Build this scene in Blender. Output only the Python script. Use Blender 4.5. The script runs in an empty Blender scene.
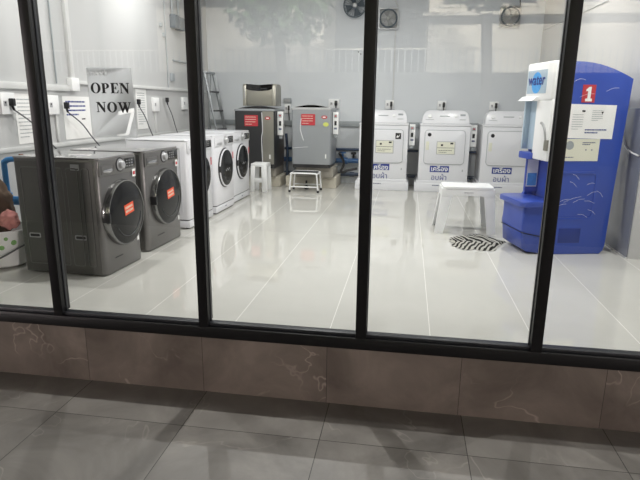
import bpy, bmesh, math, random
from mathutils import Vector, Matrix, noise
PI = math.pi
sc = bpy.context.scene
C = sc.collection
random.seed(7)

# ------------------------------------------------------------------ camera, world, light, exposure
cam_d = bpy.data.cameras.new('camera'); cam = bpy.data.objects.new('camera', cam_d); C.objects.link(cam)
sc.camera = cam
YAW, PITCH, ROLL, FPX = -0.15692356, 0.24478439, -0.0108, 538.46
cy, sy, cp, sp = math.cos(YAW), math.sin(YAW), math.cos(PITCH), math.sin(PITCH)
_w = Vector((sy*cp, cy*cp, -sp)); _r = Vector((cy, -sy, 0)); _d = _w.cross(_r)
cr, sr = math.cos(ROLL), math.sin(ROLL)
_r2 = cr*_r + sr*_d; _d2 = -sr*_r + cr*_d
m = Matrix((( _r2.x, -_d2.x, -_w.x), (_r2.y, -_d2.y, -_w.y), (_r2.z, -_d2.z, -_w.z))).to_4x4()
m.translation = Vector((0, 0, 1.2)); cam.matrix_world = m
cam_d.sensor_width = 36; cam_d.lens = FPX/640*36; cam_d.clip_start = 0.05; cam_d.clip_end = 200

w = bpy.data.worlds.new('night_sky'); sc.world = w; w.use_nodes = True
w.node_tree.nodes['Background'].inputs[0].default_value = (0.55, 0.6, 0.75, 1)
w.node_tree.nodes['Background'].inputs[1].default_value = 0.005
sc.view_settings.view_transform = 'Standard'; sc.view_settings.look = 'None'
sc.view_settings.gamma = 1; sc.view_settings.use_curve_mapping = False
sc.view_settings.exposure = 0.0

def downlight(name, loc, power, col=(1, 1, 1), size=0.07):
    l = bpy.data.lights.new(name, 'AREA'); l.shape = 'DISK'; l.energy = power; l.color = col; l.size = size
    o = bpy.data.objects.new(name, l); C.objects.link(o); o.location = loc; return o
CEIL = 3.0
for px, py, pw in ((-2.5, 3.95, 22), (-0.92, 3.95, 40), (1.05, 3.95, 18), (2.15, 3.6, 30),
                   (-2.6, 6.1, 24), (-0.94, 6.1, 36), (0.85, 6.1, 24)):
    downlight('ceiling_lamp', (px, py, CEIL-0.06), pw, (1, 0.99, 0.965))
# street side
def area(name, loc, target, size, power, col):
    l = bpy.data.lights.new(name, 'AREA'); l.energy = power; l.color = col; l.size = size
    o = bpy.data.objects.new(name, l); C.objects.link(o); o.location = loc
    o.rotation_euler = (Vector(target)-Vector(loc)).to_track_quat('-Z', 'Y').to_euler(); return o
area('street_side_light', (15.0, -8.0, 1.4), (0.5, 2.6, -0.2), 0.4, 820, (1, 0.88, 0.86))  # added low light that brightens the kerb face, no known lamp there
area('street_side_light', (-16.0, -7.0, 1.4), (-1.0, 2.6, -0.2), 0.4, 700, (1, 0.88, 0.86))  # second added kerb light, placed outside what the glass mirrors
area('street_side_light', (-3.0, -6.5, 7.0), (-2.0, -12, 3.2), 0.5, 3600, (1, 0.97, 0.9))
area('street_side_light', (4.0, -6.5, 7.0), (4.0, -12, 3.2), 0.5, 3600, (1, 0.97, 0.9))

# ------------------------------------------------------------------ materials
def srgb(h):
    h = h.lstrip('#'); o = []
    for i in (0, 2, 4):
        c = int(h[i:i+2], 16)/255
        o.append(c/12.92 if c <= 0.04045 else ((c+0.055)/1.055)**2.4)
    return (*o, 1)
class NT:
    def __init__(s, name):
        s.m = bpy.data.materials.new(name); s.m.use_nodes = True; s.t = s.m.node_tree
        s.b = s.t.nodes['Principled BSDF']; s.out = s.t.nodes['Material Output']
    def n(s, typ, **kw):
        nd = s.t.nodes.new(typ)
        for k, v in kw.items():
            if isinstance(v, (int, float, str, bool)) and hasattr(nd, k): setattr(nd, k, v)
        return nd
    def l(s, a, b): s.t.links.new(a, b)
    def math(s, op, a, b=None, c=None):
        nd = s.n('ShaderNodeMath', operation=op)
        for i, v in enumerate((a, b, c)):
            if v is None: continue
            if isinstance(v, (int, float)): nd.inputs[i].default_value = v
            else: s.l(v, nd.inputs[i])
        return nd.outputs[0]
    def mix(s, fac, a, b):
        nd = s.n('ShaderNodeMix', data_type='RGBA')
        for sock, v in ((nd.inputs[0], fac), (nd.inputs[6], a), (nd.inputs[7], b)):
            if isinstance(v, (int, float, tuple)): sock.default_value = v
            else: s.l(v, sock)
        return nd.outputs[2]
def mat(name, col, rough=0.5, metal=0.0, var=0.06, scale=8, bump=0.0, coat=0.0, spec=0.5, bscale=None):
    t = NT(name); c = srgb(col)
    tc = t.n('ShaderNodeTexCoord'); nz = t.n('ShaderNodeTexNoise'); nz.inputs['Scale'].default_value = scale
    nz.inputs['Detail'].default_value = 4
    t.l(tc.outputs['Object'], nz.inputs['Vector'])
    lo = tuple(x*(1-var) for x in c[:3])+(1,); hi = tuple(min(1, x*(1+var)) for x in c[:3])+(1,)
    t.l(t.mix(nz.outputs['Fac'], lo, hi), t.b.inputs['Base Color'])
    t.b.inputs['Roughness'].default_value = rough; t.b.inputs['Metallic'].default_value = metal
    t.b.inputs['Coat Weight'].default_value = coat; t.b.inputs['Specular IOR Level'].default_value = spec
    if bump:
        n2 = t.n('ShaderNodeTexNoise'); n2.inputs['Scale'].default_value = bscale or scale*6
        t.l(tc.outputs['Object'], n2.inputs['Vector'])
        b = t.n('ShaderNodeBump'); b.inputs['Strength'].default_value = bump; b.inputs['Distance'].default_value = 0.01
        t.l(n2.outputs['Fac'], b.inputs['Height']); t.l(b.outputs[0], t.b.inputs['Normal'])
    return t.m
def tile_mat(name, base, dark, joint, size, off, axes=(0, 1), jw=0.003, rough=0.1, vein=0.0, scale=2.0, bump=0.02, spec=0.5, var=1.0, rrange=0.0, veincol=None):
    t = NT(name); tc = t.n('ShaderNodeTexCoord'); sep = t.n('ShaderNodeSeparateXYZ')
    t.l(tc.outputs['Object'], sep.inputs[0])
    mask = None; cells = []
    for k, a in enumerate(axes):
        if size[k] is None: continue
        v = t.math('DIVIDE', t.math('SUBTRACT', sep.outputs[a], off[k]), size[k])
        fr = t.math('FRACT', v); cells.append(t.math('FLOOR', v))
        e = t.math('MINIMUM', fr, t.math('SUBTRACT', 1.0, fr))
        q = t.math('LESS_THAN', t.math('MULTIPLY', e, size[k]), jw/2)
        mask = q if mask is None else t.math('MAXIMUM', mask, q)
    cid = cells[0] if len(cells) == 1 else t.math('ADD', t.math('MULTIPLY', cells[0], 7.31), t.math('MULTIPLY', cells[1], 3.77))
    # every tile has its own cut of the stone
    comb = t.n('ShaderNodeCombineXYZ')
    t.l(t.math('MULTIPLY', cid, 1.7), comb.inputs[0]); t.l(t.math('MULTIPLY', cid, 2.3), comb.inputs[2])
    add = t.n('ShaderNodeVectorMath', operation='ADD'); t.l(tc.outputs['Object'], add.inputs[0]); t.l(comb.outputs[0], add.inputs[1])
    nz = t.n('ShaderNodeTexNoise'); nz.inputs['Scale'].default_value = scale; nz.inputs['Detail'].default_value = 8
    nz.inputs['Roughness'].default_value = 0.6; nz.inputs['Distortion'].default_value = 0.6
    t.l(add.outputs[0], nz.inputs['Vector'])
    rp = t.n('ShaderNodeValToRGB'); rp.color_ramp.elements[0].position = 0.3; rp.color_ramp.elements[1].position = 0.7
    t.l(nz.outputs['Fac'], rp.inputs[0])
    col = t.mix(rp.outputs[0], srgb(dark), srgb(base))
    if vein:
        n3 = t.n('ShaderNodeTexNoise'); n3.inputs['Scale'].default_value = scale*0.6; n3.inputs['Detail'].default_value = 4
        n3.inputs['Distortion'].default_value = 0.6; t.l(add.outputs[0], n3.inputs['Vector'])
        vv = t.math('ABSOLUTE', t.math('SUBTRACT', n3.outputs['Fac'], 0.5))
        r3 = t.n('ShaderNodeMapRange'); r3.inputs[1].default_value = 0.0; r3.inputs[2].default_value = 0.006
        r3.inputs[3].default_value = vein; r3.inputs[4].default_value = 0.0; t.l(vv, r3.inputs[0])
        n4 = t.n('ShaderNodeTexNoise'); n4.inputs['Scale'].default_value = scale*1.3; t.l(add.outputs[0], n4.inputs['Vector'])
        r4 = t.n('ShaderNodeMapRange'); r4.inputs[1].default_value = 0.42; r4.inputs[2].default_value = 0.62; t.l(n4.outputs['Fac'], r4.inputs[0])
        col = t.mix(t.math('MULTIPLY', r3.outputs[0], r4.outputs[0]), col, srgb(veincol or '#b8b0a8'))
    col = t.mix(mask, col, srgb(joint)); t.l(col, t.b.inputs['Base Color'])
    t.b.inputs['Specular IOR Level'].default_value = spec
    rr = t.n('ShaderNodeMapRange'); rr.inputs[3].default_value = rough; rr.inputs[4].default_value = rough+rrange
    t.l(nz.outputs['Fac'], rr.inputs[0]); t.l(rr.outputs[0], t.b.inputs['Roughness'])
    b = t.n('ShaderNodeBump'); b.inputs['Strength'].default_value = bump*10; b.inputs['Distance'].default_value = 0.001
    h = t.math('SUBTRACT', t.math('MULTIPLY', nz.outputs['Fac'], 0.2), mask)
    t.l(h, b.inputs['Height']); t.l(b.outputs[0], t.b.inputs['Normal'])
    return t.m
def glass_mat(name, tint=(1, 1, 1, 1), boost=1.0, dirt=0.0):
    t = NT(name); t.t.nodes.remove(t.b)
    lw = t.n('ShaderNodeLayerWeight'); lw.inputs['Blend'].default_value = 0.5
    f = t.math('MULTIPLY', t.math('ADD', 0.07, t.math('MULTIPLY', t.math('POWER', lw.outputs['Facing'], 5), 0.9)), boost)
    # Facing with blend .5 is 1-cos
    tr = t.n('ShaderNodeBsdfTransparent'); tr.inputs[0].default_value = tint
    gl = t.n('ShaderNodeBsdfGlossy'); gl.inputs['Roughness'].default_value = 0.0
    mx = t.n('ShaderNodeMixShader'); t.l(f, mx.inputs[0]); t.l(tr.outputs[0], mx.inputs[1]); t.l(gl.outputs[0], mx.inputs[2])
    t.l(mx.outputs[0], t.out.inputs[0]); return t.m

M = {}
M['floor'] = tile_mat('polished_floor_tile', '#c9c8c2', '#c3c2bc', '#efeee9', (0.545, None), (-0.374, 2.62), rough=0.035, scale=1.2, jw=0.004, bump=0.006, spec=0.62)
M['pave'] = tile_mat('pavement_tile', '#a09b95', '#75716c', '#45423f', (0.69, 0.69), (-0.348, 2.243), rough=0.32, vein=0.55, scale=2.2, jw=0.004, bump=0.05, rrange=0.15)
M['kerb'] = tile_mat('kerb_tile', '#877c74', '#5b524c', '#3a322e', (0.69, None), (-0.365, 0), axes=(0, 2), rough=0.4, vein=0.8, scale=2.6, jw=0.003, bump=0.04, rrange=0.1, veincol='#a89c92')
M['wall'] = mat('white_wall_paint', '#bcbdbd', 0.55, var=0.015, scale=1.5, bump=0.05)
M['wallb'] = mat('pale_grey_wall_paint', '#d4d8dc', 0.5, var=0.02, scale=1.2, bump=0.05)
M['ceil'] = mat('ceiling_paint', '#e6e6e2', 0.8, var=0.01)
M['frame'] = mat('black_aluminium', '#0d0d10', 0.42, 0.0, var=0.1, spec=0.35)
M['bead'] = mat('dark_grey_aluminium', '#2a2c31', 0.4, 0.3)
M['gasket'] = mat('grey_gasket', '#6d7078', 0.6)
M['glass'] = glass_mat('window_glass', (0.985, 0.992, 0.985, 1), 1.0)
M['white'] = mat('white_enamel', '#dcdde1', 0.3, var=0.01, coat=0.3)
M['plastic'] = mat('white_plastic', '#eceded', 0.4, var=0.01)
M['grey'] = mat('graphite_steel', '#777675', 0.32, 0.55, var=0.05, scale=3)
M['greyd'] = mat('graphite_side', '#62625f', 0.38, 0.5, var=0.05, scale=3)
M['greyt'] = mat('graphite_glossy_top', '#a3a1a1', 0.07, 0.85, var=0.02, coat=1.0)  # graphite lightened so the top carries the white wall's pale reflection
M['dark'] = mat('dark_plastic', '#1b1b1e', 0.35)
M['black'] = mat('black_gloss', '#08090b', 0.08, coat=0.5)
M['bubble'] = mat('dark_door_glass', '#0a0c0f', 0.14, spec=0.3)
M['ring'] = mat('polished_dark_ring', '#8a8a8a', 0.22, 0.9)
M['drum'] = mat('drum_glint_steel', '#5a5d60', 0.3, 0.8)  # for the arc that imitates highlights on the drum
M['chrome'] = mat('chrome', '#c8c9cb', 0.18, 1.0, var=0.01)
M['silver'] = mat('silver_plastic', '#b6b7b9', 0.35, 0.4)
M['steel'] = mat('brushed_steel', '#98968d', 0.38, 0.7, var=0.05)
M['steelb'] = mat('silver_grey_enamel', '#989ca0', 0.35, 0.3, var=0.03)
M['char'] = mat('charcoal_enamel', '#37383a', 0.35, 0.3, var=0.04)
M['orange'] = mat('orange_sticker', '#e2542e', 0.5)
M['red'] = mat('red_sticker', '#b8323c', 0.5)
M['paper'] = mat('paper', '#eeeeec', 0.7, var=0.01)
M['cream'] = mat('cream_paper', '#dcdccb', 0.6, var=0.02)
M['ink'] = mat('grey_ink', '#6b7288', 0.8)
M['inkd'] = mat('black_ink', '#17181c', 0.6)
M['navy'] = mat('navy_ink', '#1f3482', 0.6)
M['conc'] = mat('concrete', '#9a958b', 0.85, var=0.2, scale=14, bump=0.5)
M['concw'] = mat('pale_concrete', '#c3bdae', 0.85, var=0.15, scale=12, bump=0.5)
M['bpipe'] = mat('blue_pvc', '#1c5c94', 0.4, var=0.08)
M['bpipel'] = mat('light_blue_pvc', '#2f7fbd', 0.4, var=0.08)
M['bpiped'] = mat('dark_blue_pvc', '#27405f', 0.4, var=0.08)
M['alu'] = mat('aluminium', '#a9adb0', 0.35, 0.7)
M['rail'] = mat('grey_trunking', '#9da3a6', 0.5)
M['wtr'] = mat('white_trunking', '#cfd0cf', 0.5, var=0.01)
M['cable'] = mat('grey_cable', '#55565a', 0.6)
M['yellow'] = mat('yellow_sticker', '#c9cf6a', 0.6)
M['sign'] = mat('grey_signboard', '#b2b4b8', 0.6, var=0.03)
def translucent(m_, col, fac):
    nt = m_.node_tree; b = nt.nodes['Principled BSDF']; tl = nt.nodes.new('ShaderNodeBsdfTranslucent'); tl.inputs[0].default_value = srgb(col)
    mx = nt.nodes.new('ShaderNodeMixShader'); mx.inputs[0].default_value = fac
    nt.links.new(b.outputs[0], mx.inputs[1]); nt.links.new(tl.outputs[0], mx.inputs[2]); nt.links.new(mx.outputs[0], nt.nodes['Material Output'].inputs[0])
translucent(M['sign'], '#e8e9ea', 0.8)
M['tapet'] = mat('translucent_white_tape', '#dcdde0', 0.5)
translucent(M['tapet'], '#ffffff', 0.97)
M['tape'] = mat('white_tape', '#dcdde0', 0.5)
M['kblue'] = mat('blue_kiosk_plastic', '#2145a6', 0.28, var=0.05, scale=3, coat=0.4, bump=0.18, bscale=7)
M['kblued'] = mat('deep_blue_recess', '#15307f', 0.3, var=0.05, coat=0.3)
M['kblue2'] = mat('blue_basin_plastic', '#2f4aa8', 0.35, var=0.04, coat=0.3)
M['niche'] = mat('pale_blue_niche', '#a9bccb', 0.3)
M['lightblue'] = mat('light_blue_print', '#4f9fe0', 0.5, var=0.25, scale=30)
M['smoke'] = mat('smoked_grey_panel', '#747986', 0.16, 0.0, var=0.12, scale=3, coat=0.6)
M['fanm'] = mat('fan_grey', '#5c6770', 0.4)
M['fanl'] = mat('fan_light_grey', '#9d9f9b', 0.4)
M['brown'] = mat('brown_cloth', '#5b4a3c', 0.9, var=0.3, scale=25, bump=0.5)
M['pink'] = mat('pink_cloth', '#c98a84', 0.9, var=0.15, scale=20, bump=0.4)
M['wcloth'] = mat('white_cloth', '#d8dcdc', 0.9, var=0.05)
M['green'] = mat('green_plastic', '#7fae6a', 0.5)
M['wood'] = mat('dark_bark', '#3a2e24', 0.9)
M['leaf'] = mat('leaf', '#3f5a34', 0.8, var=0.4, scale=4)
M['facade'] = mat('cream_render', '#cfc8bb', 0.85)
M['darkwall'] = mat('dark_boundary_render', '#2b2a29', 0.9)
M['road'] = mat('asphalt', '#2b2b2c', 0.9, var=0.2, bump=0.3)
M['winp'] = mat('dark_window_glass', '#20262c', 0.1)

def zebra():
    t = NT('zebra_cloth'); tc = t.n('ShaderNodeTexCoord'); wv = t.n('ShaderNodeTexWave')
    wv.inputs['Scale'].default_value = 7; wv.inputs['Distortion'].default_value = 0; wv.inputs['Detail'].default_value = 0
    wv.inputs['Detail Scale'].default_value = 1.4
    sx = t.n('ShaderNodeSeparateXYZ'); t.l(tc.outputs['Object'], sx.inputs[0]); cb = t.n('ShaderNodeCombineXYZ')
    t.l(t.math('ADD', sx.outputs[0], t.math('MULTIPLY', t.math('ABSOLUTE', t.math('ADD', sx.outputs[1], 0.05)), 0.45)), cb.inputs[0]); t.l(sx.outputs[1], cb.inputs[1])
    t.l(cb.outputs[0], wv.inputs['Vector'])
    rp = t.n('ShaderNodeValToRGB'); rp.color_ramp.interpolation = 'CONSTANT'; rp.color_ramp.elements[1].position = 0.5
    rp.color_ramp.elements[0].color = srgb('#1e1e1d'); rp.color_ramp.elements[1].color = srgb('#dad9d2')
    t.l(wv.outputs[0], rp.inputs[0]); t.l(rp.outputs[0], t.b.inputs['Base Color']); t.b.inputs['Roughness'].default_value = 0.9
    return t.m
M['zebra'] = zebra()

# ------------------------------------------------------------------ mesh helpers
def B(): return bmesh.new()
def box(bm, x0, x1, y0, y1, z0, z1, bev=0, seg=2, mtx=None):
    r = bmesh.ops.create_cube(bm, size=1)
    vs = r['verts']
    for v in vs:
        v.co = Vector(((x0+x1)/2+v.co.x*(x1-x0), (y0+y1)/2+v.co.y*(y1-y0), (z0+z1)/2+v.co.z*(z1-z0)))
    if bev:
        es = list({e for v in vs for e in v.link_edges})
        r2 = bmesh.ops.bevel(bm, geom=es, offset=bev, segments=seg, affect='EDGES', profile=0.5)
        vs = list({v for f in r2['faces'] for v in f.verts} | {v for v in vs if v.is_valid})
    if mtx:
        for v in vs: v.co = mtx @ v.co
    return bm
def frame_of(d):
    d = d.normalized(); a = Vector((0, 0, 1)) if abs(d.z) < 0.9 else Vector((1, 0, 0))
    u = d.cross(a).normalized(); v = d.cross(u).normalized(); return u, v
def tube(bm, pts, r, n=8, cap=True):
    pts = [Vector(p) for p in pts]; rings = []; prev = None
    for i, p in enumerate(pts):
        d = (pts[min(i+1, len(pts)-1)]-pts[max(i-1, 0)])
        if d.length < 1e-9: continue
        d.normalize()
        if prev is None: u, v = frame_of(d)
        else:
            u = (prev-d*prev.dot(d)).normalized(); v = d.cross(u)
        prev = u
        rr = r[i] if isinstance(r, (list, tuple)) else r
        rings.append([bm.verts.new(p+(u*math.cos(2*PI*k/n)+v*math.sin(2*PI*k/n))*rr) for k in range(n)])
    for a, b in zip(rings, rings[1:]):
        for k in range(n): bm.faces.new((a[k], a[(k+1) % n], b[(k+1) % n], b[k]))
    if cap and len(rings) > 1:
        bm.faces.new(rings[0][::-1]); bm.faces.new(rings[-1])
    return bm
def cyl(bm, p0, p1, r, n=24, r2=None): return tube(bm, [p0, p1], [r, r if r2 is None else r2], n)
def smooth_path(pts, k=6):
    P = [Vector(p) for p in pts]; out = []
    for i in range(len(P)-1):
        a, b, c, d = P[max(i-1, 0)], P[i], P[i+1], P[min(i+2, len(P)-1)]
        for j in range(k):
            t = j/k
            out.append(0.5*((2*b)+(c-a)*t+(2*a-5*b+4*c-d)*t*t+(3*b-a-3*c+d)*t**3))
    out.append(P[-1]); return out
def lathe(bm, prof, c, axis, n=40, sy=1.0):
    """prof: (radius, height along axis)"""
    axis = Vector(axis).normalized(); u, v = frame_of(axis); c = Vector(c); rings = []
    for r, h in prof:
        if r < 1e-6: rings.append([bm.verts.new(c+axis*h)])
        else: rings.append([bm.verts.new(c+axis*h+(u*math.cos(2*PI*k/n)+v*math.sin(2*PI*k/n)*sy)*r) for k in range(n)])
    for a, b in zip(rings, rings[1:]):
        for k in range(n):
            k2 = (k+1) % n
            q = [a[k % len(a)], a[k2 % len(a)], b[k2 % len(b)], b[k % len(b)]]
            q = [x for i, x in enumerate(q) if x not in q[:i]]
            if len(q) > 2: bm.faces.new(q)
    return bm
def prism(bm, poly, axis, a0, a1, bev=0, seg=2):
    """poly in the two remaining axes (order xyz), extruded along axis from a0 to a1"""
    def P(q, a):
        c = [q[0], q[1]]; c.insert(axis, a); return Vector(c)
    lo = [bm.verts.new(P(q, a0)) for q in poly]; hi = [bm.verts.new(P(q, a1)) for q in poly]
    fs = [bm.faces.new(lo), bm.faces.new(hi[::-1])]
    n = len(poly)
    for i in range(n): fs.append(bm.faces.new((lo[i], hi[i], hi[(i+1) % n], lo[(i+1) % n])))
    if bev:
        es = list({e for f in fs[:2] for e in f.edges})
        bmesh.ops.bevel(bm, geom=es, offset=bev, segments=seg, affect='EDGES', profile=0.5)
    return bm
def rrect(x0, x1, y0, y1, r, n=5):
    out = []
    for cx, cy_, a in ((x1-r, y0+r, -90), (x1-r, y1-r, 0), (x0+r, y1-r, 90), (x0+r, y0+r, 180)):
        for k in range(n+1):
            t = math.radians(a+90*k/n); out.append((cx+r*math.cos(t), cy_+r*math.sin(t)))
    return out
def ringplate(bm, outer, inner, axis, a0, a1):
    """plate with a hole; outer & inner have the same number of points"""
    def P(q, a):
        c = [q[0], q[1]]; c.insert(axis, a); return bm.verts.new(Vector(c))
    o0 = [P(q, a0) for q in outer]; i0 = [P(q, a0) for q in inner]; o1 = [P(q, a1) for q in outer]; i1 = [P(q, a1) for q in inner]
    n = len(outer)
    for k in range(n):
        j = (k+1) % n
        bm.faces.new((o0[k], o0[j], i0[j], i0[k])); bm.faces.new((o1[k], i1[k], i1[j], o1[j]))
        bm.faces.new((o0[k], o1[k], o1[j], o0[j])); bm.faces.new((i0[k], i0[j], i1[j], i1[k]))
    return bm
def link(o, parent=None):
    C.objects.link(o)
    if parent is not None: o.parent = parent
    return o
def obj(name, bm, material, parent=None, label=None, angle=35, loc=None):
    bmesh.ops.recalc_face_normals(bm, faces=bm.faces)
    me = bpy.data.meshes.new(name); bm.to_mesh(me); bm.free()
    me.materials.append(material)
    me.shade_smooth(); me.set_sharp_from_angle(angle=math.radians(angle))
    o = bpy.data.objects.new(name, me); link(o, parent)
    if label: o['label'] = label
    if loc: o.location = loc
    return o
def thing(name, label, cat, loc=(0, 0, 0), rz=0, group=None):
    o = bpy.data.objects.new(name, None); C.objects.link(o); o.location = loc; o.rotation_euler = (0, 0, rz)
    o.empty_display_size = 0.1
    o['label'] = label; o['category'] = cat
    if group: o['group'] = group
    return o
def tag(o, label, cat, group=None, kind=None):
    o['label'] = label; o['category'] = cat
    if group: o['group'] = group
    if kind: o['kind'] = kind
    return o
def struct(name, bm, m_, parent=None, **k):
    o = obj(name, bm, m_, parent, **k)
    if parent is None: o['kind'] = 'structure'
    return o
def dup(root, loc=None, rz=None, label=None, group=None):
    r = root.copy(); C.objects.link(r)
    if loc is not None: r.location = loc
    if rz is not None: r.rotation_euler = (0, 0, rz)
    if label: r['label'] = label
    if group: r['group'] = group
    for ch in list(root.children):
        c = ch.copy(); C.objects.link(c); c.parent = r
        for g in list(ch.children):
            d = g.copy(); C.objects.link(d); d.parent = c
    return r
def text(name, s, size, mtx, material, parent, ext=0.0006, xs=1.0, bold=0.0, align='CENTER'):
    cu = bpy.data.curves.new(name, 'FONT'); cu.body = s; cu.size = size; cu.extrude = ext; cu.offset = bold
    cu.align_x = align; cu.align_y = 'CENTER'; cu.materials.append(material)
    tmp = bpy.data.objects.new(name, cu); C.objects.link(tmp)
    dg = bpy.context.evaluated_depsgraph_get(); me = bpy.data.meshes.new_from_object(tmp.evaluated_get(dg))
    bpy.data.objects.remove(tmp); me.name = name
    if not me.materials: me.materials.append(material)
    o = bpy.data.objects.new(name, me); link(o, parent)
    o.matrix_local = mtx @ Matrix.Diagonal((xs, 1, 1, 1)); return o
def face_mtx(origin, xdir, ydir):
    x = Vector(xdir).normalized(); y = Vector(ydir).normalized(); z = x.cross(y)
    m_ = Matrix((x, y, z)).transposed().to_4x4(); m_.translation = Vector(origin); return m_
def rows(bm, plane, u0, u1, v0, v1, n, th, a0, a1, seed=0, fill=0.9):
    """printed lines of small text as short strips. plane: (axis) extruded on axis a0..a1"""
    rnd = random.Random(seed)
    for i in range(n):
        v = v1-(v1-v0)*(i+0.5)/n; u = u0; end = u0+(u1-u0)*(1 if i < n-1 else 0.6)*fill
        while u < end:
            wl = rnd.uniform(0.05, 0.16)*(u1-u0); e = min(u+wl, end)
            prism(bm, [(u, v-th/2), (e, v-th/2), (e, v+th/2), (u, v+th/2)], plane, a0, a1)
            u = e+0.02*(u1-u0)
    return bm

# ------------------------------------------------------------------ setting
XL, XR, YF, YB = -3.2, 1.835, 2.58, 8.6
XR2 = 2.45; GZ = -0.354; KZ = -0.03
struct('floor', box(B(), XL-.1, XR2+.1, YF+.07, YB+.1, -0.06, 0), M['floor'])
struct('ceiling', box(B(), XL-.1, XR2+.1, YF, YB+.1, CEIL, CEIL+.1), M['ceil'])
struct('wall_back', box(B(), XL-.1, XR2+.1, YB, YB+.12, -0.06, CEIL), M['wallb'])
struct('wall_left', box(B(), XL-.12, XL, YF, YB, -0.06, CEIL), M['wall'])
bm = B(); box(bm, XR, XR2+.1, 4.612, YB, -0.06, CEIL); box(bm, XR2, XR2+.1, YF, 4.612, -0.06, CEIL)
struct('wall_right', bm, M['wall'])
bm = B(); box(bm, XL-.3, XR2+.3, YF, YF+.07, GZ-.05, KZ)
struct('wall_front', bm, M['kerb'])
bm = B(); box(bm, XL-.3, XR2+.3, YF-.02, YF+.10, 2.75, 3.6); box(bm, XL-.32, XL-.0, YF+.001, YF+.1, KZ, 2.75); box(bm, XR2+.0, XR2+.32, YF+.001, YF+.1, KZ, 2.75)
struct('wall_header', bm, M['facade'])
struct('pavement', box(B(), -9, 9, -1.2, YF+.02, GZ-.08, GZ), M['pave'])
struct('road', box(B(), -16, 16, -14, -1.2, GZ-.2, GZ-.12), M['road'])
# glossy smoked panel on the pier side, tile skirting
struct('trim_1', box(B(), XR-.012, XR, 4.625, 5.9, 0.012, 1.205, .002), M['smoke'])
bm = B(); box(bm, XR-.018, XR, 4.612, YB, 0, 0.012); struct('baseboard_right', bm, M['wall'])
bm = B(); box(bm, XL, XL+.012, YF+.1, YB, 0.80, 0.84, .003); struct('trim_2', bm, M['wtr'])

# storefront window
win = bpy.data.objects.new('window_1', None); C.objects.link(win); win['kind'] = 'structure'
MX = [-2.76, -1.9, -1.04, -0.19, 0.675, 1.53]
ends = [XL]+MX+[XR2]
bm = B(); box(bm, XL, XR2, YF-.004, YF+.07, KZ, 0.033, .003)
obj('sill_rail', bm, M['frame'], win)
bm = B(); box(bm, XL, XR2, YF+.012, YF+.06, 0.033, 0.052, .003); obj('sill_bead', bm, M['bead'], win)
bm = B(); box(bm, XL, XR2, YF, YF+.08, 2.69, 2.75, .003); obj('head_rail', bm, M['frame'], win)
for x in MX:
    bm = B(); box(bm, x-.027, x+.027, YF-.002, YF+.035, 0.033, 2.69, .002)
    o = obj('mullion', bm, M['frame'], win)
    bm = B(); box(bm, x-.031, x+.031, YF+.035, YF+.052, 0.052, 2.69, .002); obj('glazing_bead', bm, M['bead'], o)
    bm = B(); box(bm, x-.024, x+.024, YF+.052, YF+.08, 0.052, 2.69, .002); obj('inner_cap', bm, M['frame'], o)
for a, b in zip(ends, ends[1:]):
    bm = B(); vs = [bm.verts.new(p) for p in ((a+.0, YF+.043, .05), (b, YF+.043, .05), (b, YF+.043, 2.69), (a, YF+.043, 2.69))]
    bm.faces.new(vs); bmesh.ops.solidify
    o = obj('pane', bm, M['glass'], win)

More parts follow.
